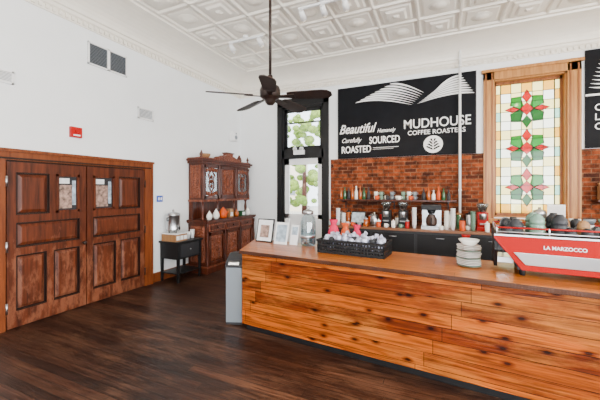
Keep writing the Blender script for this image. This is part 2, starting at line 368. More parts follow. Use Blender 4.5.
for z in (.25,.95,1.7): 
    b.cyl((X+.058,Y0-.004,z-.06),(X+.058,Y0-.004,z+.06),.012,.012,M_steel,8); b.cyl((X+.058,Y1+.004,z-.06),(X+.058,Y1+.004,z+.06),.011,.011,M_iron,8)
ym=(Y0+Y1)/2
b.cyl((X+.05,ym-.08,.88),(X+.085,ym-.08,.88),.012,.012,M_iron,10); b.ball((X+.10,ym-.08,.88),.026,M_iron)
b.done("door_1",origin=(X,ym,0))

# ---------------------------------------------------------------- left wall fittings
def grille(name,y0,y1,z0,z1,n,split=False,m=M_white):
    b=B(); X0=XL+.001
    b.box((X0,y0,z0),(X0+.004,y1,z1),M_dgrey if split else M_grey)
    for q in ((y0,z0,y1,z0+.02),(y0,z1-.02,y1,z1),(y0,z0,y0+.02,z1),(y1-.02,z0,y1,z1)): b.box((X0,q[0],q[1]),(X0+.018,q[2],q[3]),m)
    if split: b.box((X0,(y0+y1)/2-.02,z0),(X0+.018,(y0+y1)/2+.02,z1),m)
    hh=.003 if split else .004
    for i in range(n):
        z=z0+.02+(z1-z0-.04)*(i+.5)/n
        b.box((X0+.004,y0+.02,z-hh),(X0+.014,y1-.02,z+hh),M_grey if split else m)
    b.done(name)
grille("air_vent",2.80,3.40,3.38,3.70,14,True)
grille("air_vent",3.60,3.90,2.78,2.97,7)
grille("air_vent",1.66,1.96,2.82,2.97,7)
b=B(); b.box((XL+.001,2.56,2.31),(XL+.05,2.70,2.45),M_fire); b.box((XL+.05,2.585,2.33),(XL+.055,2.675,2.35),M_white); b.cyl((XL+.05,2.63,2.40),(XL+.07,2.63,2.40),.028,.022,M_fire); b.done("fire_alarm",bevel=.006)
b=B(); b.box((XL+.001,3.95,1.37),(XL+.01,4.12,1.52),M_white); b.box((XL+.01,3.97,1.39),(XL+.013,4.10,1.50),M_bluebook); b.box((XL+.013,4.0,1.42),(XL+.016,4.03,1.47),M_white); b.box((XL+.013,4.05,1.42),(XL+.016,4.08,1.47),M_white); b.done("accessibility_sign")
b=B(); b.box((XL+.001,6.05,2.76),(XL+.14,6.2,2.98),M_white); b.cyl((XL+.14,6.125,2.84),(XL+.146,6.125,2.84),.05,.05,M_grey); b.cyl((XL+.14,6.125,2.93),(XL+.146,6.125,2.93),.022,.022,M_grey); b.done("wall_speaker",bevel=.008)

# ---------------------------------------------------------------- antique hutch
b=B(); y0,y1=4.68,6.34; xb=XL+.025; xf=-4.04; ym=(y0+y1)/2
b.box((xb,y0+.03,.10),(xf,y1-.03,.98),M_cab)
b.box((xb,y0,.0),(xf+.03,y1,.11),M_cab); b.box((xb,y0,.11),(xf+.018,y1,.135),M_carv)
b.box((xb,y0-.02,.98),(xf+.05,y1+.02,1.02),M_cab); b.box((xb,y0-.005,.955),(xf+.03,y1+.005,.98),M_cab)
for i in range(3):
    a=y0+.06+i*(y1-y0-.12)/3; c=a+(y1-y0-.12)/3-.03
    b.box((xf,a,.80),(xf+.022,c,.94),M_carv); b.box((xf+.022,a+.04,.825),(xf+.03,c-.04,.915),M_cab)
    b.ball((xf+.045,(a+c)/2,.87),.018,M_iron)
    for q in ((a,.15,c,.21),(a,.72,c,.78),(a,.15,a+.06,.78),(c-.06,.15,c,.78)): b.box((xf,q[0],q[1]),(xf+.022,q[2],q[3]),M_cab)
    b.hexa([(xf,a+.07,.22),(xf,c-.07,.22),(xf,c-.07,.71),(xf,a+.07,.71),(xf+.02,a+.11,.27),(xf+.02,c-.11,.27),(xf+.02,c-.11,.66),(xf+.02,a+.11,.66)],M_carv)
    cy=(a+c)/2
    b.ball((xf+.02,cy,.465),.05,M_carv,(.5,1,1.3))
    for t in range(8): b.ball((xf+.018,cy+.085*math.cos(t*math.pi/4),.465+.12*math.sin(t*math.pi/4)),.028,M_carv,(.5,1,1.2),8)
    b.ball((xf+.035,c-.03,.5),.014,M_iron)
colp=[(.03,0),(.034,.02),(.024,.04),(.018,.06),(.026,.12),(.030,.17),(.02,.24),(.017,.28),(.03,.30),(.03,.32)]
for yy in (y0+.03,y0+.03+(y1-y0-.06)/3,y0+.03+2*(y1-y0-.06)/3,y1-.03):
    b.lathe((xf+.012,yy,.14),[(r,z*2.5) for r,z in colp],M_cab,12)
b.hexa([(xb+.06,y0+.03,.2),(xf-.06,y0+.03,.2),(xf-.06,y0+.03,.9),(xb+.06,y0+.03,.9),(xb+.1,y0+.012,.25),(xf-.1,y0+.012,.25),(xf-.1,y0+.012,.85),(xb+.1,y0+.012,.85)],M_carv)
xu=-4.17
b.box((xb,y0+.04,1.02),(xb+.03,y1-.04,1.38),M_cab)
for yy in (y0+.10,ym-.28,ym+.28,y1-.10): b.lathe((xu-.04,yy,1.02),[(r*1.1,z*1.1) for r,z in colp],M_cab,12)
b.box((xb,y0+.05,1.02),(xb+.09,y0+.08,1.38),M_cab)
b.box((xb,y0+.04,1.37),(xu,y1-.04,2.16),M_cab)
b.box((xb,y0+.02,1.37),(xu+.025,y1-.02,1.41),M_carv)
ups=((y0+.07,ym-.30,2.10),(ym-.27,ym+.27,2.10),(ym+.30,y1-.07,2.10))
for j,(a,c,zt) in enumerate(ups):
    for q in ((a,1.43,c,1.49),(a,zt-.06,c,zt),(a,1.43,a+.055,zt),(c-.055,1.43,c,zt)): b.box((xu,q[0],q[1]),(xu+.022,q[2],q[3]),M_cab)
    cy=(a+c)/2
    if j==1:
        b.hexa([(xu,a+.06,1.50),(xu,c-.06,1.50),(xu,c-.06,zt-.07),(xu,a+.06,zt-.07),(xu+.02,a+.10,1.54),(xu+.02,c-.10,1.54),(xu+.02,c-.10,zt-.11),(xu+.02,a+.10,zt-.11)],M_carv)
        b.ball((xu+.022,cy,1.77),.07,M_carv,(.5,1,1.6))
        for t in range(10): b.ball((xu+.02,cy+.12*math.cos(t*math.pi/5),1.77+.18*math.sin(t*math.pi/5)),.034,M_carv,(.5,1,1.3),8)
    else:
        b.box((xu,a+.055,1.49),(xu+.005,c-.055,zt-.06),M_dgrey); b.box((xu+.006,a+.055,1.49),(xu+.008,c-.055,zt-.06),M_jar)
        for s_,z in ((1,1.49),(-1,zt-.06)):
            for t in range(5): b.ball((xu+.015,a+.09+t*(c-a-.18)/4,z+s_*(.02+.03*abs(t-2)/2)),.034,M_carv,(.5,1,1.2),8)
        for t in range(3): b.ball((xu+.016,cy,1.68+.09*t),.03,M_carv,(.5,1,1.4),8)
        for s_ in (-1,1): b.tube([(xu+.014,cy,1.55),(xu+.014,cy+s_*.08,1.68),(xu+.014,cy+s_*.05,1.80),(xu+.014,cy+s_*.09,1.90),(xu+.014,cy,2.0)],.010,M_carv,6)
for yy in (y0+.055,ym-.285,ym+.285,y1-.055): b.lathe((xu+.012,yy,1.41),[(r*.9,z*2.15) for r,z in colp],M_cab,12)
b.box((xb,y0+.0,2.12),(xu+.04,y1-.0,2.17),M_cab); b.box((xb,y0-.03,2.17),(xu+.075,y1+.03,2.21),M_cab); b.box((xb,y0-.0,2.21),(xu+.04,y1,2.235),M_carv)
cr=[(ym-.45,2.235),(ym-.40,2.28),(ym-.30,2.29),(ym-.22,2.32),(ym-.1,2.33),(ym,2.37),(ym+.1,2.33),(ym+.22,2.32),(ym+.30,2.29),(ym+.40,2.28),(ym+.45,2.235)]
b.extr([(xu-.02,a,z) for a,z in cr],(.04,0,0),M_carv)
for yy in (y0+.04,y1-.04): b.lathe((xu-.02,yy,2.235),[(.03,0),(.03,.02),(.012,.03),(.032,.07),(.02,.10),(.006,.14)],M_cab,12)
b.hexa([(xb+.04,y0+.04,1.45),(xu-.04,y0+.04,1.45),(xu-.04,y0+.04,2.08),(xb+.04,y0+.04,2.08),(xb+.07,y0+.022,1.5),(xu-.07,y0+.022,1.5),(xu-.07,y0+.022,2.03),(xb+.07,y0+.022,2.03)],M_carv)
b.done("antique_hutch_cabinet",bevel=.003)
def jar(name,x,y,z,s,m):
    b=B(); b.lathe((x,y,z),[(.04*s,0),(.055*s,.02*s),(.07*s,.07*s),(.06*s,.12*s),(.035*s,.15*s),(.04*s,.16*s),(.012*s,.18*s),(.014*s,.20*s),(.002,.21*s)],m,20); b.done(name)
jar("ceramic_jar",-4.08,4.82,1.021,.85,M_ceram); jar("ceramic_jar",-4.08,5.02,1.021,1.0,M_ceram); jar("ceramic_jar",-4.08,5.70,1.021,.8,M_amber); jar("ceramic_jar",-4.08,6.14,1.021,.9,M_ceram)
b=B(); b.lathe((-4.08,5.24,1.021),[(.05,0),(.08,.03),(.09,.10),(.07,.15),(.05,.17),(.055,.19),(.02,.20),(.02,.22),(.003,.23)],M_orange); b.tube([(-4.0,5.24,1.08),(-3.97,5.24,1.13),(-3.95,5.24,1.17)],.012,M_orange); b.done("orange_teapot")
b=B(); b.box((-4.14,5.42,1.021),(-4.04,5.54,1.20),M_cork); b.box((-4.039,5.44,1.05),(-4.037,5.52,1.13),M_paper); b.done("coffee_bag",bevel=.008)
b=B(); b.box((-4.13,5.84,1.021),(-4.03,5.98,1.14),M_green); b.box((-4.029,5.86,1.04),(-4.027,5.96,1.11),M_paper); b.done("tea_tin",bevel=.008)
b=B(); b.lathe((-4.3,4.95,2.236),[(.06,0),(.10,.05),(.11,.09),(.10,.09),(.02,.03)],M_cork); b.done("wooden_bowl")
b=B(); b.lathe((-4.3,6.12,2.236),[(.04,0),(.06,.05),(.05,.10),(.02,.15),(.03,.17),(.005,.17)],M_cab); b.done("dark_vase")
b=B(); b.box((-4.36,5.60,2.236),(-4.24,5.80,2.40),M_carv); b.box((-4.37,5.57,2.40),(-4.23,5.83,2.42),M_cab); b.done("wooden_box")

# ---------------------------------------------------------------- small black side table and urn
b=B(); x0,x1,ya,yb=XL+.03,-4.08,4.02,4.60
b.box((x0-.01,ya-.02,.675),(x1+.02,yb+.02,.705),M_black)
b.box((x0+.02,ya+.01,.40),(x1-.01,yb-.01,.675),M_black)
for yy in (ya+.01,yb-.05):
    for xx in (x0,x1-.045): b.frust(xx+.022,yy+.022,.018,.018,0,.026,.026,.675,M_black)
b.box((x0+.02,ya+.02,.14),(x1-.02,yb-.02,.16),M_black)
b.box((x1-.01,ya+.07,.43),(x1+.002,yb-.07,.655),M_dgrey); b.ball((x1+.012,(ya+yb)/2,.55),.013,M_steel)
b.done("side_table",bevel=.003)
b=B(); b.box((-4.47,4.03,.7055),(-4.14,4.30,.83),M_cork); b.box((-4.48,4.02,.83),(-4.13,4.31,.845),M_paper)
for i in range(3): b.box((-4.139,4.05+i*.085,.73),(-4.137,4.12+i*.085,.80),M_paper)
b.done("condiment_box")
b=B(); cx,cy=-4.33,4.16
for t in (0,120,240): b.cyl((cx+.07*math.cos(math.radians(t)),cy+.07*math.sin(math.radians(t)),.846),(cx+.07*math.cos(math.radians(t)),cy+.07*math.sin(math.radians(t)),.88),.01,.01,M_black,8)
b.lathe((cx,cy,.875),[(.105,0),(.113,.01),(.113,.04),(.11,.05),(.11,.27),(.116,.275),(.116,.295),(.09,.32),(.03,.335),(.015,.34),(.02,.37),(.004,.38)],M_steel)
b.cyl((cx+.09,cy,.93),(cx+.16,cy,.93),.012,.012,M_black,10); b.cyl((cx+.15,cy,.90),(cx+.15,cy,.96),.01,.01,M_black,10)
for s in(-1,1): b.tube([(cx,cy+s*.105,1.06),(cx,cy+s*.14,1.07),(cx,cy+s*.14,1.11),(cx,cy+s*.105,1.12)],.008,M_black)
b.done("coffee_urn")
b=B()
for i,(xx,yy,n) in enumerate(((-4.22,4.40,2),(-4.22,4.51,3))):
    for k in range(n): b.lathe((xx,yy,.7055+k*.03),[(.030,0),(.040,.09),(.043,.10),(.038,.10),(.003,.02)],M_paper,16)
b.done("paper_cups")

# ---------------------------------------------------------------- ceiling fan
b=B(); fx,fy,fz=-1.70,3.0,2.63
b.lathe((fx,fy,ZC-.13),[(.02,0),(.06,.02),(.075,.06),(.075,.09)],M_iron)
b.cyl((fx,fy,fz+.20),(fx,fy,ZC-.10),.016,.016,M_iron,12)
b.lathe((fx,fy,fz-.10),[(.004,0),(.035,.005),(.055,.03),(.06,.06),(.085,.07),(.11,.09),(.115,.16),(.10,.20),(.05,.23),(.03,.26),(.028,.32),(.02,.33)],M_iron,28)
base=math.radians(24.1)
for k in range(5):
    ang=base+math.radians(-90+72*k+3); d=Vector((math.cos(ang),math.sin(ang),0)); p=Vector((-d.y,d.x,0)); o=Vector((fx,fy,fz))
    tw=.24
    def P(r,w,dz=0): 
        return o+d*r+p*w+Vector((0,0,-w*tw+dz-r*.04))
    out=[(.20,-.050),(.24,-.066),(.58,-.082),(.64,-.07),(.68,-.03),(.68,.03),(.64,.07),(.58,.082),(.24,.066),(.20,.050)]
    b.extr([P(r,w,-.004) for r,w in out],(0,0,.008),M_blade)
    b.extr([P(.09,-.02,-.014),P(.20,-.03,-.014),P(.28,-.035,-.014),P(.28,.035,-.014),P(.20,.03,-.014),P(.09,.02,-.014)],(0,0,.009),M_iron)
b.done("ceiling_fan")
def spot(x,y,z,tx,ty,tz,e,ang=55):
    l=bpy.data.lights.new("spot_bulb",'SPOT'); l.energy=e; l.color=(1,.74,.46); l.spot_size=math.radians(ang); l.spot_blend=.8; l.shadow_soft_size=.04
    o=bpy.data.objects.new("spot_bulb",l); C.objects.link(o); o.location=(x,y,z)
    o.rotation_euler=(Vector((tx,ty,tz))-Vector((x,y,z))).to_track_quat('-Z','Y').to_euler()
def track(name,x,y,dx,n,tg=None,e=60):
    b=B(); b.box((x-dx,y-.018,ZC-.085),(x+dx,y+.018,ZC-.055),M_white); b.cyl((x,y,ZC-.06),(x,y,ZC),.05,.05,M_white)
    for i in range(n):
        px=x-dx+.06+(2*dx-.12)*i/max(1,n-1)
        b.cyl((px,y,ZC-.085),(px,y,ZC-.13),.01,.01,M_white,8)
        b.cyl((px,y-.05,ZC-.13),(px,y+.07,ZC-.20),.035,.045,M_white,16); b.cyl((px,y+.0705,ZC-.2003),(px,y+.073,ZC-.2015),.038,.038,M_glow,16)
        if tg: spot(px,y+.10,ZC-.22,*tg[i],e)
    b.done(name)
track("added_track_light",-1.50,4.15,.38,3,((-1.7,6.46,1.6),(-1.0,6.46,1.6),(-.2,6.46,1.6)),85); track("added_track_light",-3.1,4.6,.35,2)
track("added_track_light",1.6,2.2,.5,3,((.3,6.46,1.5),(1.4,5.9,.9),(2.6,6.46,1.4)),110)  # unseen extra track, added to throw warm light on brick and back bar

# ---------------------------------------------------------------- glazed back door with transom
b=B(); yA,yB2=YB-.025,YB+.16
b.box((DX0-.12,yA,0),(DX0,YB,DZ+.12),M_black); b.box((DX1,yA,0),(DX1+.12,YB,DZ+.12),M_black); b.box((DX0-.12,yA,DZ),(DX1+.12,YB,DZ+.12),M_black)
b.box((DX0-.15,yA-.03,DZ+.12),(DX1+.15,YB,DZ+.16),M_black)
b.box((DX0,YB,0),(DX0+.05,yB2,DZ),M_black); b.box((DX1-.05,YB,0),(DX1,yB2,DZ),M_black); b.box((DX0,YB,DZ-.05),(DX1,yB2,DZ),M_black)
b.box((DX0,YB,2.32),(DX1,yB2,2.52),M_black)
a,c=DX0+.05,DX1-.05
for q in ((a,2.52,c,2.60),(a,DZ-.13,c,DZ-.05),(a,2.52,a+.06,DZ-.05),(c-.06,2.52,c,DZ-.05)): b.box((q[0],YB+.05,q[1]),(q[2],YB+.09,q[3]),M_black)
b.box((a,YB+.05,3.13),(c,YB+.09,3.155),M_black)
b.box((a+.06,YB+.065,2.6),(c-.06,YB+.07,DZ-.13),M_glass)
for q in ((a,.02,c,.30),(a,2.18,c,2.32),(a,.02,a+.11,2.32),(c-.11,.02,c,2.32),(a,.95,c,1.05)): b.box((q[0],YB+.05,q[1]),(q[2],YB+.09,q[3]),M_white)
b.box((a+.11,YB+.065,1.05),(c-.11,YB+.07,2.18),M_glass); b.box((a+.11,YB+.065,.3),(c-.11,YB+.075,.95),M_white)
b.cyl((a+.06,YB+.05,1.0),(a+.06,YB-.0,1.0),.012,.012,M_steel,10); b.box((a+.05,YB-.005,.99),(a+.16,YB+.008,1.01),M_steel)
b.done("door_2")
b=B(); b.box((-3.03,yA-.06,2.40),(-2.77,yA-.001,2.50),M_white)
for xx in (-2.98,-2.82): b.cyl((xx,yA-.05,2.53),(xx,yA-.10,2.52),.035,.045,M_white,14); b.cyl((xx,yA-.1,2.52),(xx,yA-.102,2.52),.035,.035,M_steel,14); b.cyl((xx,yA-.04,2.49),(xx,yA-.045,2.53),.012,.012,M_white,8)
b.done("emergency_light")
b=B(); b.box((-16,YB+.25,-.25),(10,30,-.05),M_ground); b.done("exterior_ground")
b=B(); b.cyl((-5.6,13,-.05),(-5.6,13,2.9),.14,.08,M_cab,10)
for i in range(110):
    b.ball((-5.7+random.uniform(-1.1,1.1),13+random.uniform(-1,1),2.6+random.uniform(-1.7,2.3)),random.uniform(.10,.26),M_leaf,(1,1,.8),7)
b.done("street_tree")
b=B(); b.box((-15,22,-.05),(-9.6,23,4.0),M_stone)
for i in range(4): b.box((-14.3+i*1.15,21.95,1.2),(-13.7+i*1.15,22,2.6),M_grey)
b.box((-15.2,21.8,4.0),(-9.4,23.1,4.2),M_white); b.done("neighbouring_building")

# ---------------------------------------------------------------- stained glass window
b=B()
b.box((.71,YB-.05,1.02),(WX0,YB,3.68),M_winw); b.box((WX1,YB-.05,1.02),(2.08,YB,3.68),M_winw); b.box((.71,YB-.05,WZ1),(2.08,YB,3.68),M_winw)
b.box((.68,YB-.075,3.68),(2.11,YB,3.73),M_winw); b.box((.68,YB-.12,1.02),(2.11,YB,1.10),M_winw)
for xx in (.735,.83,1.925,2.03): b.box((xx,YB-.06,1.10),(xx+.022,YB-.05,3.66),M_wtrim)
b.box((WX0,YB,WZ0),(WX0+.02,YB+.17,WZ1),M_winw); b.box((WX1-.02,YB,WZ0),(WX1,YB+.17,WZ1),M_winw); b.box((WX0,YB,WZ1-.02),(WX1,YB+.17,WZ1),M_winw); b.box((WX0,YB,WZ0),(WX1,YB+.17,WZ0+.02),M_winw)
gx0,gx1,gz0,gz1=WX0+.02,WX1-.02,WZ0+.02,WZ1-.02
for q in ((gx0,gz0,gx1,gz0+.05),(gx0,gz1-.05,gx1,gz1),(gx0,gz0,gx0+.035,gz1),(gx1-.035,gz0,gx1,gz1)): b.box((q[0],YB+.11,q[1]),(q[2],YB+.15,q[3]),M_wtrim)
gx0+=.035;gx1-=.035;gz0+=.05;gz1-=.05; yg=YB+.13
def pane(x0,z0,x1,z1,m): b.poly([(x0,yg,z0),(x1,yg,z0),(x1,yg,z1),(x0,yg,z1)],m)
def lead(p,q,w=.006): b.cyl((p[0],yg,p[1]),(q[0],yg,q[1]),w,w,M_lead,6)
bw=.07; Hh=gz1-gz0
nr=14
for i in range(nr):
    z0=gz0+Hh*i/nr; z1=gz0+Hh*(i+1)/nr
    c1=SG[('gold','cream','aqua','cream')[i%4]]; 
    pane(gx0,z0,gx0+bw,z1,c1); pane(gx1-bw,z0,gx1,z1,c1)
    lead((gx0,z1),(gx0+bw,z1),.005); lead((gx1-bw,z1),(gx1,z1),.005)
nc=5; ix0,ix1=gx0+bw,gx1-bw; nr2=14
for j in range(nr2):
    for i in range(nc):
        x0=ix0+(ix1-ix0)*i/nc; x1=ix0+(ix1-ix0)*(i+1)/nc; z0=gz0+Hh*j/nr2; z1=gz0+Hh*(j+1)/nr2
        e=min(j,nr2-1-j)
        m=SG['cream'] if (i+j)%2 else SG['pale']
        if i in(0,nc-1): m=SG[('white','pale','cream')[j%3]]
        if e==0: m=SG[('gold','cream','gold','cream','gold')[i]]
        pane(x0,z0,x1,z1,m)
for i in range(nc+1):
    x=ix0+(ix1-ix0)*i/nc; lead((x,gz0),(x,gz1),.005)
for j in range(nr2+1):
    z=gz0+Hh*j/nr2; lead((ix0,z),(ix1,z),.005)
for x in (ix0,ix1): lead((x,gz0),(x,gz1),.008)
yg2=yg-.004
def shp(pts,m):
    b.poly([(p[0],yg2,p[1]) for p in pts],m)
    for p,q in zip(pts,pts[1:]+pts[:1]): b.cyl((p[0],yg2,p[1]),(q[0],yg2,q[1]),.004,.004,M_lead,6)
cxm=(gx0+gx1)/2
for k,zc in enumerate((gz0+Hh*.20,gz0+Hh*.50,gz0+Hh*.80)):
    s=1.12; t=1.0
    shp([(cxm,zc+.10*s),(cxm+.09*s,zc),(cxm,zc-.10*s),(cxm-.09*s,zc)],SG['red'])
    for sx in(-1,1):
        for sz in(-1,1):
            shp([(cxm+sx*.045*s,zc+sz*.055*s),(cxm+sx*.08*s,zc+sz*.20*s),(cxm+sx*.20*s,zc+sz*.19*s),(cxm+sx*.22*s,zc+sz*.07*s),(cxm+sx*.09*s,zc+sz*.005*s)],SG['green'] if sz<0 else SG['lime'])
        shp([(cxm+sx*.09*s,zc),(cxm+sx*.19*s,zc+.045*s),(cxm+sx*.29*s,zc),(cxm+sx*.19*s,zc-.045*s)],SG['red'])
    for sz in(-1,1): shp([(cxm,zc+sz*.10*s),(cxm+.065*s,zc+sz*.19*s),(cxm,zc+sz*.30*s),(cxm-.065*s,zc+sz*.19*s)],SG['red'] if sz>0 else SG['green'])
b.done("window_1")

# ---------------------------------------------------------------- chalkboards
b=B(); b.box((-2.0,YB-.035,2.265),(.60,YB-.001,3.76),M_board)
for x in (-2.0,.585): b.box((x,YB-.04,2.265),(x+.015,YB-.035,3.76),M_dgrey)
bd=b.done("chalkboard_menu"); yT=YB-.038
def feather(b,p0,p1,bulge,w):
    p0=Vector(p0);p1=Vector(p1); d=p1-p0; n=Vector((-d.y,d.x)).normalized(); c=p0*.35+p1*.65+n*bulge; L1=[];L2=[]
    for i in range(17):
        t=i/16; q=(1-t)**2*p0+2*t*(1-t)*c+t*t*p1; tg=(2*(1-t)*(c-p0)+2*t*(p1-c)).normalized(); nn=Vector((-tg.y,tg.x))
        ww=w*(math.sin(math.pi*t)**.6)*(.35+.75*t)+.001
        L1.append(q+nn*ww); L2.append(q-nn*ww)
    for i in range(16):
        b.poly([(L1[i].x,yT,L1[i].y),(L1[i+1].x,yT,L1[i+1].y),(L2[i+1].x,yT,L2[i+1].y),(L2[i].x,yT,L2[i].y)],M_chalk)
b=B()
for i in range(8):      # left wing, long primaries lowest
    t=i/7
    feather(b,(-.50+.03*i,3.26+.03*i),(-1.62+.70*t,3.42+.30*t),-.15+.05*t,.020)
for i in range(8):      # right wing
    t=i/7
    feather(b,(-.40+.045*i,3.27+.03*i),(.57-.20*t,3.36+.34*t),.12,.020)
b.done("chalk_wings",parent=bd)
text("lettering_beautiful","Beautiful",(-1.97,yT,2.79),.27,bd,M_chalk,shear=.4,width=.78,bold=.003)
text("lettering_carefully","Carefully",(-1.92,yT,2.60),.13,bd,M_chalk,shear=.4,width=.42,bold=.001)
text("lettering_roasted","ROASTED",(-1.92,yT,2.38),.20,bd,M_chalk,width=.62,bold=.003)
text("lettering_humanely","Humanely",(-1.17,yT,2.77),.11,bd,M_chalk,shear=.4,width=.36,bold=.001)
text("lettering_sourced","SOURCED",(-1.33,yT,2.55),.20,bd,M_chalk,width=.60,bold=.003)
text("lettering_house","MUDHOUSE",(-.66,yT,2.80),.25,bd,M_chalk,width=1.16,bold=.002)
text("lettering_roasters","COFFEE ROASTERS",(-.58,yT,2.67),.12,bd,M_chalk,width=1.0,bold=.001)
b=B(); ccx,ccz=-.12,2.47
pts=[(ccx+.17*math.cos(t*math.pi/16),yT-.001,ccz+.165*math.sin(t*math.pi/16)) for t in range(32)]; b.extr(pts,(0,-.002,0),M_chalk)
for k in range(4):
    for s in(-1,1): b.extr([(ccx+s*.008,yT-.004,2.36+k*.05),(ccx+s*(.13-.025*k),yT-.004,2.425+k*.048),(ccx+s*(.10-.025*k),yT-.004,2.44+k*.048),(ccx+s*.010,yT-.004,2.395+k*.05)],(0,-.001,0),M_board)
b.done("chalk_cup_emblem",parent=bd)
b=B(); b.box((-1.25,yT,2.46),(-.75,yT+.001,2.468),M_chalk); b.box((-1.25,yT,2.43),(-.85,yT+.001,2.435),M_chalk); b.done("chalk_line",parent=bd)
b=B(); b.box((2.13,YB-.035,2.27),(4.5,YB-.001,3.84),M_board); bd2=b.done("chalkboard_menu")
b=B()
for i in range(8): feather(b,(4.2-.05*i,3.30+.03*i),(2.17+.02*i,3.24+.06*i),.15,.020)
b.done("chalk_wings",parent=bd2)
b=B(); b.box((2.13,YB-.042,3.10),(4.5,YB-.035,3.13),M_white); b.done("board_rail",parent=bd2)
text("lettering_menu","Coffee  Espresso\nLatte  Mocha\nCortado  Tea",(2.24,yT,2.86),.15,bd2,M_chalk,bold=.001)

b=B(); b.cyl((.33,6.36,.921),(.33,6.36,4.16),.021,.021,M_white,14)
for z in (1.6,3.85): b.cyl((.33,6.36,z-.015),(.33,6.36,z+.015),.028,.028,M_white,14); b.box((.325,6.36,z-.008),(.335,6.452,z+.008),M_white)
b.done("standpipe")

# ---------------------------------------------------------------- service counter
ang=math.radians(-5.0)
MC=Matrix.Translation((-2.09,2.97,0))@Matrix.Rotation(ang,4,'Z')
H=.914; LN=4.9
b=B()
body=[(.02,.03),(LN,.03),(LN,.74),(-.30,.74)]
b.extr([(x,y,.075) for x,y in body],(0,0,H-.04-.075),M_cfront)
b.extr([(x+.03,y+.04 if y<.1 else y-.02,0) for x,y in body],(0,0,.078),M_black)
top=[(0,0),(LN,0),(LN,.78),(-.36,.78)]
b.extr([(x,y,H-.04) for x,y in top],(0,0,.04),M_ctop)
b.done("service_counter",M=MC,bevel=.004,origin=(0,0,0))
H+=.0005
b=B()
ab=math.atan2(.78,-.36)-math.pi/2
MB=MC@Matrix.Translation((-.03,.12,0))@Matrix.Rotation(ab,4,'Z')
b.box((-.22,.02,0),(-.03,.38,.03),M_dgrey)
b.box((-.22,.015,.03),(-.025,.39,.68),M_grey); b.box((-.23,.005,.68),(-.02,.40,.705),M_dgrey)
b.extr([(-.225,.01,.705),(-.225,.39,.705),(-.225,.39,.80),(-.225,.20,.82),(-.225,.05,.76)],(.20,0,0),M_dgrey)
b.extr([(-.19,.035,.71),(-.06,.035,.71),(-.06,.05,.745),(-.19,.05,.745)],(0,-.03,0),M_steel)
b.done("trash_bin",M=MB,bevel=.006)

b=B(); 
def sl(u0,u1,v,z0,z1,lean,th,m,off=0):
    b.hexa([(u0,v-off+lean*(z0-H),z0),(u1,v-off+lean*(z0-H),z0),(u1,v-off+th+lean*(z0-H),z0),(u0,v-off+th+lean*(z0-H),z0),
            (u0,v-off+lean*(z1-H),z1),(u1,v-off+lean*(z1-H),z1),(u1,v-off+th+lean*(z1-H),z1),(u0,v-off+th+lean*(z1-H),z1)],m)
sl(-.22,.04,.60,H,H+.30,.22,.015,M_black); sl(-.205,.025,.60,H+.015,H+.285,.22,.002,M_paper,.002); sl(-.16,-.02,.60,H+.06,H+.22,.22,.002,M_photo,.004)
b.box((-.1,.64,H),(-.07,.72,H+.01),M_black); b.cyl((-.085,.715,H+.005),(-.085,.655,H+.2),.006,.006,M_black,6)
b.done("framed_print",M=MC)
b=B(); sl(.10,.29,.56,H,H+.27,.25,.006,M_paper); sl(.12,.27,.56,H+.03,H+.24,.25,.002,M_photo2,.002); b.cyl((.2,.70,H+.005),(.2,.62,H+.2),.005,.005,M_paper,6); b.done("table_card",M=MC)
b=B(); sl(.31,.42,.60,H,H+.24,.25,.006,M_white); sl(.325,.405,.60,H+.12,H+.22,.25,.002,M_photo2,.002); b.cyl((.37,.72,H+.005),(.37,.645,H+.16),.005,.005,M_paper,6); b.done("table_card",M=MC)
b=B(); c=(.54,.67,H)
b.lathe(c,[(.080,0),(.09,.01),(.093,.06),(.095,.28),(.08,.34),(.055,.37),(.055,.39)],M_jar,24)
b.lathe(c,[(.058,.385),(.065,.39),(.065,.425),(.03,.44),(.012,.445),(.02,.47),(.004,.49)],M_steel,20)
b.lathe(c,[(.07,.012),(.085,.02),(.088,.19),(.002,.191)],M_jar,20)
b.lathe(c,[(.094,.10),(.097,.105),(.097,.125),(.094,.13)],M_steel,24)
b.cyl((.54,.58,H+.05),(.54,.53,H+.05),.012,.012,M_steel,10)
b.done("glass_drink_dispenser",M=MC)
b=B(); u0,u1,v0,v1=.84,1.56,.33,.65; z0=H; zt=H+.14
b.box((u0,v0,z0),(u1,v1,z0+.01),M_black)
for (a,c_,d,e) in ((u0,v0,u1,v0),(u0,v1,u1,v1),(u0,v0,u0,v1),(u1,v0,u1,v1)):
    n=22 if a!=d else 10
    for i in range(n+1):
        x=a+(d-a)*i/n; y=c_+(e-c_)*i/n; b.box((x-.008,y-.006,z0),(x+.008,y+.006,zt),M_black)
    for z in (z0+.02,z0+.055,z0+.09,zt): b.box((min(a,d)-.008,min(c_,e)-.008,z-.010),(max(a,d)+.008,max(c_,e)+.008,z+.010),M_black)
b.box((u0-.015,v0-.018,zt-.014),(u1+.015,v0+.0,zt+.010),M_black)
b.done("wire_crate",M=MC)
b=B()
for i in range(9):
    for j in range(4):
        for k in range(2):
            uu=u0+.065+i*.074+random.uniform(-.012,.012); vv=v0+.058+j*.068+random.uniform(-.006,.006); zz=H+.065+k*.07+random.uniform(0,.03)
            b.ball((uu,vv,zz),.04,M_foil if random.random()<.85 else M_dgrey,(random.uniform(.8,1.1),random.uniform(.7,1.0),random.uniform(.6,1.1)),7)
            if k and random.random()<.5: b.cyl((uu,vv,zz+.02),(uu+random.uniform(-.05,.05),vv,zz+.055),.010,.024,M_foil,7)
b.done("wrapped_pastries",M=MC)
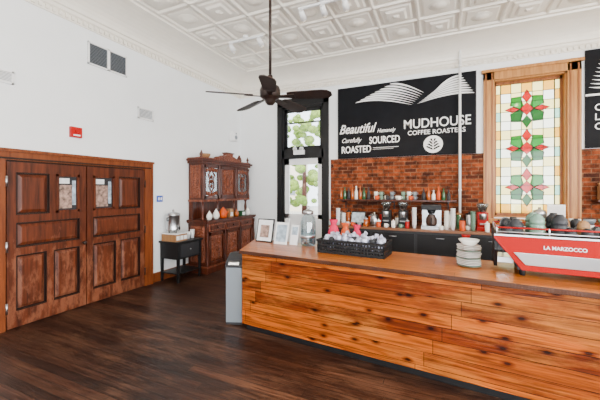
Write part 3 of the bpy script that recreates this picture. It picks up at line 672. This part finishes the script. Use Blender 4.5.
def sack(name,u,v,m,s=1):
    b=B(); b.lathe((u,v,H),[(.06*s,0),(.075*s,.02*s),(.072*s,.18*s),(.05*s,.24*s),(.03*s,.27*s),(.05*s,.31*s),(.055*s,.33*s),(.01,.325*s)],m,11,.7); b.done(name,M=MC)
sack("pink_bag",.86,.722,M_pink,1.0); sack("orange_bag",1.01,.722,M_orange,.9); sack("pink_bag",1.15,.722,M_pink,.85); sack("red_bag",2.27,.70,M_red,.75)
b=B()
z=H
for i in range(14):
    ox=random.uniform(-.006,.006); oy=random.uniform(-.006,.006)
    b.lathe((2.30+ox,.42+oy,z),[(.045,0),(.05,.004),(.095,.013),(.098,.016),(.094,.017),(.05,.008),(.01,.007)],M_ceram if i%5 else M_mint,24); z+=.0135
b.lathe((2.30,.42,z),[(.035,0),(.05,.006),(.08,.04),(.085,.055),(.08,.054),(.045,.012),(.01,.01)],M_ceram,24)
b.done("saucer_stack",M=MC)

# ---------------------------------------------------------------- espresso machine
b=B(); u0,u1=2.48,3.55; v0,v1=.20,.74
for uu in(u0+.2,u1-.12):
    for vv in(v0+.1,v1-.08): b.cyl((uu,vv,H),(uu,vv,H+.05),.02,.025,M_black,12)
b.extr([(u0+.16,v0+.05,H+.05),(u1-.02,v0+.05,H+.05),(u1-.02,v1-.15,H+.05),(u0+.16,v1-.15,H+.05)],(0,0,.25),M_dgrey)
b.extr([(u0,v0,H+.33),(u1,v0,H+.33),(u1,v0,H+.30),(u1-.16,v0+.02,H+.055),(u0+.19,v0+.02,H+.055),(u0,v0,H+.30)],(0,.035,0),M_red)
b.extr([(u0+.13,v0-.004,H+.195),(u1-.09,v0-.004,H+.195),(u1-.17,v0+.004,H+.10),(u0+.21,v0+.004,H+.10)],(0,.01,0),M_steel)
b.extr([(u0+.0,v0-.010,H+.335),(u1-.0,v0-.010,H+.335),(u1-.0,v0-.010,H+.318),(u0+.0,v0-.010,H+.318)],(0,.012,0),M_steel)
for uu in (u0+.005,u1-.03):
    b.extr([(uu,v0+.03,H+.33),(uu,v1,H+.33),(uu,v1,H+.27),(uu,v1-.16,H+.22),(uu,v1-.20,H+.12),(uu,v1-.02,H+.10),(uu,v1-.02,H+.05),(uu,v0+.12,H+.05),(uu,v0+.03,H+.2)],(.025,0,0),M_black)
b.box((u0+.03,v0+.03,H+.20),(u1-.03,v1-.1,H+.325),M_dgrey); b.box((u0+.03,v1-.12,H+.24),(u1-.03,v1-.0,H+.325),M_steel)
b.box((u0+.03,v1-.25,H+.05),(u1-.03,v1-.02,H+.10),M_steel)
for z in (H+.35,H+.385):
    b.tube([(u0+.02,v0+.02,z),(u1-.02,v0+.02,z),(u1-.02,v1-.02,z),(u0+.02,v1-.02,z),(u0+.02,v0+.02,z)],.006,M_red if z>H+.36 else M_steel)
for uu in (u0+.02,u0+.36,u0+.7,u1-.02):
    for vv in (v0+.02,v1-.02): b.cyl((uu,vv,H+.325),(uu,vv,H+.39),.006,.006,M_steel,8)
for uu in (u0+.30,u0+.75):
    b.cyl((uu,v1-.07,H+.25),(uu,v1-.07,H+.17),.04,.035,M_steel,16); b.cyl((uu,v1-.07,H+.165),(uu,v1-.07,H+.13),.036,.03,M_steel,16); b.cyl((uu,v1-.05,H+.15),(uu,v1+.12,H+.13),.013,.016,M_black,10)
for uu in (u0+.10,u1-.10): b.tube([(uu,v1-.02,H+.27),(uu,v1+.05,H+.24),(uu,v1+.04,H+.10)],.007,M_steel)
mach=b.done("espresso_machine",M=MC,bevel=.003)
text("badge_lettering","LA MARZOCCO",(u0+.32,v0-.004,H+.235),.038,mach,M_white,M=MC,width=.25,bold=.0005)
b=B()
cp=[(.042,0),(.044,.004),(.036,.045),(.026,.062),(.016,.064),(.016,.07),(.002,.07)]
bowl=[(.062,0),(.065,.005),(.058,.045),(.03,.075),(.028,.085),(.002,.085)]
for i in range(9):
    for j in range(4):
        x=u0+.10+i*.10; y=v0+.10+j*.105
        if i in(1,2,3) and j in(0,2):
            for k in range(2 if i==1 else 3): b.lathe((x+.04*(i-2),y+.03,H+.3275+k*.045),[(r*.85,q*.9) for r,q in bowl],M_mint if (i+j)%2==0 else M_dgrey,20)
        elif i in (1,2,3): continue
        else:
            n=random.choice((1,1,2)); m=random.choice((M_ceram,M_dgrey,M_grey,M_dgrey,M_cork))
            for k in range(n): b.lathe((x,y,H+.3275+k*.05),cp,m,18)
b.done("espresso_cups",M=MC)

# ---------------------------------------------------------------- back bar
b=B()
b.box((-1.95,5.80,0.08),(4.3,YB-.035,.88),M_dgrey); b.box((-1.95,5.86,0),(4.3,YB-.035,.08),M_black)
b.box((-1.97,5.77,.88),(4.32,YB-.033,.92),M_steeltop)
for i in range(8):
    x=-1.9+i*.77; b.box((x,5.785,.12),(x+.72,5.80,.84),M_black); b.cyl((x+.3,5.765,.78),(x+.42,5.765,.78),.006,.006,M_steel,8)
    for q in(.3,.42): b.cyl((x+q,5.765,.78),(x+q,5.79,.78),.005,.005,M_steel,6)
b.done("back_bar_counter")
def shelf(x0,x1,z):
    b=B(); b.box((x0,6.20,z),(x1,YB-.032,z+.025),M_cab)
    for x in (x0+.12,(x0+x1)/2,x1-.14): b.box((x,6.22,z-.03),(x+.02,YB-.032,z),M_black); b.box((x,YB-.05,z-.16),(x+.02,YB-.032,z),M_black)
    b.done("wall_shelf")
shelf(-1.95,.27,1.385)
def bottle(b,x,y,z,m,h=1):
    b.lathe((x,y,z),[(.030,0),(.034,.01),(.034,.15*h),(.02,.19*h),(.012,.21*h),(.012,.26*h),(.015,.265*h),(.015,.28*h),(.003,.28*h)],m,14)
def canister(x,y,z,r,h,m,lid):
    b=B(); b.lathe((x,y,z),[(r*.95,0),(r,.01),(r,h),(r*.9,h+.004)],m,16); b.lathe((x,y,z+h),[(r*1.03,0),(r*1.03,.02),(r*.3,.028),(r*.2,.05),(.002,.05)],lid,16); b.done("storage_canister")
def mug(b,x,y,z,m,s=1):
    b.lathe((x,y,z),[(.03*s,0),(.038*s,.01*s),(.042*s,.08*s),(.037*s,.078*s),(.032*s,.012*s),(.003,.01*s)],m,16)
    b.tube([(x+.038*s,y,z+.06*s),(x+.062*s,y,z+.055*s),(x+.06*s,y,z+.03*s),(x+.038*s,y,z+.02*s)],.005*s,m,6)
ZS=1.411
b=B()
for i in range(8): bottle(b,-1.88+i*.08+random.uniform(-.01,.01),6.33,ZS,(M_amber,M_green,M_dgrey,M_amber,M_ceram)[i%5],random.uniform(.75,1.0))
b.done("syrup_bottles")
b=B()
for i in range(6): bottle(b,-.28+i*.085,6.33,ZS,(M_dgrey,M_amber,M_ceram,M_orange,M_green)[i%5],random.uniform(.6,.95))
b.done("syrup_bottles")
b=B()
for i in range(8):
    for k in range(random.choice((1,2))): mug(b,-1.18+i*.105,6.38,ZS+k*.08,(M_ceram,M_mint,M_ceram,M_grey)[i%4],.95)
    if i%2==0: mug(b,-1.14+i*.105,6.27,ZS,(M_orange,M_ceram,M_dgrey)[i%3],.95)
b.done("mug_row")
def grinder(x,y,m=M_black):
    b=B(); z=.9205
    b.box((x-.10,y-.14,z),(x+.10,y+.14,z+.05),m); b.box((x-.08,y-.05,z+.05),(x+.08,y+.12,z+.30),m)
    b.cyl((x,y-.07,z+.18),(x,y-.07,z+.28),.05,.06,M_steel,16); b.box((x-.05,y-.12,z+.10),(x+.05,y-.05,z+.12),M_steel)
    b.lathe((x,y,z+.30),[(.045,0),(.055,.02),(.09,.12),(.09,.14),(.085,.15),(.02,.16)],M_jar,20); b.lathe((x,y,z+.305),[(.04,0),(.05,.02),(.075,.09),(.002,.10)],M_beans,16)
    b.done("coffee_grinder",bevel=.004)
grinder(-.92,6.05); grinder(-.62,6.05); grinder(.66,6.12,M_red)
b=B(); x,y,z=-.14,6.10,.9205
b.box((x-.16,y-.2,z),(x+.16,y+.2,z+.05),M_steel); b.box((x-.16,y+.04,z+.05),(x+.16,y+.2,z+.38),M_steel); b.box((x-.16,y-.2,z+.33),(x+.16,y+.2,z+.42),M_black)
b.lathe((x,y-.08,z+.05),[(.06,0),(.09,.02),(.09,.12),(.06,.17),(.06,.19),(.02,.2)],M_beans,18); b.tube([(x,y-.17,z+.18),(x,y-.21,z+.16),(x,y-.21,z+.1),(x,y-.165,z+.08)],.01,M_black)
b.lathe((x,y-.08,z+.26),[(.05,0),(.08,.07),(.08,.071),(.01,.071)],M_black,16)
b.done("filter_coffee_brewer",bevel=.004)
for i,(x,m) in enumerate(((-.42,M_paper),(.10,M_ceram),(.20,M_paper),(.50,M_mint),(-1.72,M_paper),(-1.83,M_paper))):
    b=B()
    for k in range(random.choice((4,6,7))): b.lathe((x,5.93,.9205+k*.045),[(.030,0),(.040,.09),(.043,.095),(.038,.095),(.003,.02)],m,16)
    b.done("takeaway_cup_stack")
for q in ((-1.66,6.34,.06,.18,M_ceram,M_cork),(-1.27,6.36,.055,.15,M_orange,M_steel),(-1.84,6.22,.05,.2,M_jar,M_steel),(-.44,6.36,.06,.2,M_jar,M_cork),(.17,6.30,.06,.24,M_ceram,M_steel),(.86,5.9,.05,.16,M_amber,M_black),(-.76,6.38,.05,.14,M_ceram,M_cork),(.48,6.36,.06,.24,M_steel,M_black),(-1.03,5.84,.04,.1,M_orange,M_ceram),(-.77,5.85,.035,.1,M_ceram,M_ceram),
    (-1.27,5.86,.045,.13,M_amber,M_steel),(-.53,5.84,.035,.12,M_red,M_steel),(.34,5.88,.045,.17,M_orange,M_black),(.30,6.15,.04,.25,M_green,M_cork),(-1.68,6.16,.045,.24,M_amber,M_black),(.70,5.88,.035,.12,M_ceram,M_ceram),(-.44,6.18,.045,.27,M_orange,M_steel),(-1.06,6.38,.045,.2,M_red,M_black)):
    canister(q[0],q[1],.9205,*q[2:])
for x,y,m in ((-1.62,5.86,M_ceram),(-1.52,5.85,M_orange),(-1.40,5.86,M_grey),(.02,5.84,M_ceram),(.43,6.0,M_ceram),(-.90,5.84,M_ceram),(-.64,5.84,M_mint)):
    b=B(); mug(b,x,y,.9205,m,.85); b.done("coffee_mug")
b=B(); x,y=-1.46,6.08; b.box((x-.13,y-.11,.9205),(x+.13,y+.12,.96),M_black); b.hexa([(x-.14,y-.10,.96),(x+.14,y-.10,.96),(x+.14,y-.07,.96),(x-.14,y-.07,.96),(x-.14,y+.02,1.18),(x+.14,y+.02,1.18),(x+.14,y+.05,1.18),(x-.14,y+.05,1.18)],M_black)
b.hexa([(x-.125,y-.096,.975),(x+.125,y-.096,.975),(x+.125,y-.09,.975),(x-.125,y-.09,.975),(x-.125,y+.012,1.165),(x+.125,y+.012,1.165),(x+.125,y+.02,1.165),(x-.125,y+.02,1.165)],M_photo2)
b.done("register_terminal",bevel=.003)
b=B(); x,y=-1.16,6.14
b.lathe((x,y,.9205),[(.08,0),(.09,.02),(.08,.14),(.05,.2),(.012,.21),(.018,.24),(.003,.25)],M_steel); b.tube([(x-.0,y-.07,.96),(x-.0,y-.15,1.02),(x-.0,y-.16,1.12),(x,y-.2,1.14)],.009,M_steel); b.done("gooseneck_kettle")
b=B(); b.lathe((1.42,6.0,.9205),[(.09,0),(.09,.30),(.095,.31),(.08,.36),(.02,.38),(.02,.41),(.003,.41)],M_steel,20); b.cyl((1.42,5.91,.98),(1.42,5.85,.98),.012,.012,M_black,8); b.done("airpot")
b=B(); b.box((1.62,6.395,1.101),(1.86,6.41,1.36),M_white); b.box((1.64,6.393,1.13),(1.84,6.395,1.33),M_paper); b.box((1.7,6.38,1.101),(1.78,6.43,1.108),M_white); b.done("notice_card")
b=B()
for i in range(6):
    for k in range(3): b.lathe((1.68+i*.17,5.98,.9205+k*.08),[(.04,0),(.07,.06),(.075,.085),(.07,.085),(.04,.01),(.003,.01)],(M_mint,M_ceram,M_grey)[(i)%3],18)
b.done("stacked_bowls")
for i in range(5): canister(1.0+i*.13 if i<3 else 2.75+i*.16,5.92 if i<3 else 6.2,.9205,.05,.14+.03*(i%3),(M_orange,M_ceram,M_amber,M_jar,M_red)[i],M_steel)
shelf(2.20,3.6,1.42)
b=B()
for i in range(7): b.box((2.24+i*.16,6.26,1.446),(2.36+i*.16,6.36,1.66),(M_cork,M_paper,M_orange,M_red)[i%4]); b.extr([(2.24+i*.16,6.26,1.66),(2.36+i*.16,6.26,1.66),(2.36+i*.16,6.31,1.71),(2.24+i*.16,6.31,1.71)],(0,.05,0),(M_cork,M_paper,M_orange,M_red)[i%4])
b.done("coffee_bag_row")

# ---------------------------------------------------------------- lights
def area(name,loc,rot,sx,sy,e,col):
    l=bpy.data.lights.new(name,'AREA'); l.shape='RECTANGLE'; l.size=sx; l.size_y=sy; l.energy=e; l.color=col
    o=bpy.data.objects.new(name,l); C.objects.link(o); o.location=loc; o.rotation_euler=rot
area("daylight_front_b",(.8,YF-.25,2.0),(math.radians(90),0,0),2.8,2.8,380,(.88,.94,1))
area("daylight_front_c",(3.7,YF-.25,2.0),(math.radians(90),0,0),1.8,2.8,230,(.90,.95,1))
area("daylight_right_a",(XR+.25,1.2,2.1),(0,math.radians(90),0),2.4,2.0,340,(.95,.96,.96))
area("daylight_right_b",(XR+.25,-1.6,2.1),(0,math.radians(90),0),2.4,2.0,340,(.95,.96,.97))
s=bpy.data.lights.new("sun",'SUN'); s.energy=9; s.color=(1,.78,.55); s.angle=math.radians(3)
so=bpy.data.objects.new("sun",s); C.objects.link(so); so.rotation_euler=Vector((-.25,1,-.56)).to_track_quat('-Z','Y').to_euler(); so.location=(2,-8,6)
def fill_pendant(x,y,z,e):  # unseen globes and point lights added as fill for ceiling and room
    b=B(); b.cyl((x,y,z+.14),(x,y,ZC),.006,.006,M_black,8); b.ball((x,y,z),.15,M_fillglobe,(1,1,1),20); b.lathe((x,y,ZC-.03),[(.05,0),(.06,.03)],M_black); b.cyl((x,y,z+.13),(x,y,z+.18),.05,.03,M_black); b.done("fill_globe_pendant")
    l=bpy.data.lights.new("fill_pendant_bulb",'POINT'); l.energy=e; l.color=(1,.88,.70); l.shadow_soft_size=.15
    o=bpy.data.objects.new("fill_pendant_bulb",l); C.objects.link(o); o.location=(x,y,z-.32)
fill_pendant(-2.4,-1.2,3.2,120); fill_pendant(1.2,-1.2,3.2,120); fill_pendant(3.4,4.4,3.1,130)
w=bpy.data.worlds.new("sky"); bpy.context.scene.world=w; w.use_nodes=True
bg=w.node_tree.nodes["Background"]; bg.inputs[0].default_value=(.92,.96,1,1); bg.inputs[1].default_value=6.0

cam=bpy.data.cameras.new("camera"); cam.sensor_width=36; cam.lens=313/600*36; cam.shift_y=-10/600; cam.clip_start=.05
co=bpy.data.objects.new("camera",cam); C.objects.link(co); co.location=(0,0,1.6); co.rotation_euler=(math.pi/2,0,math.radians(24.1))
bpy.context.scene.camera=co
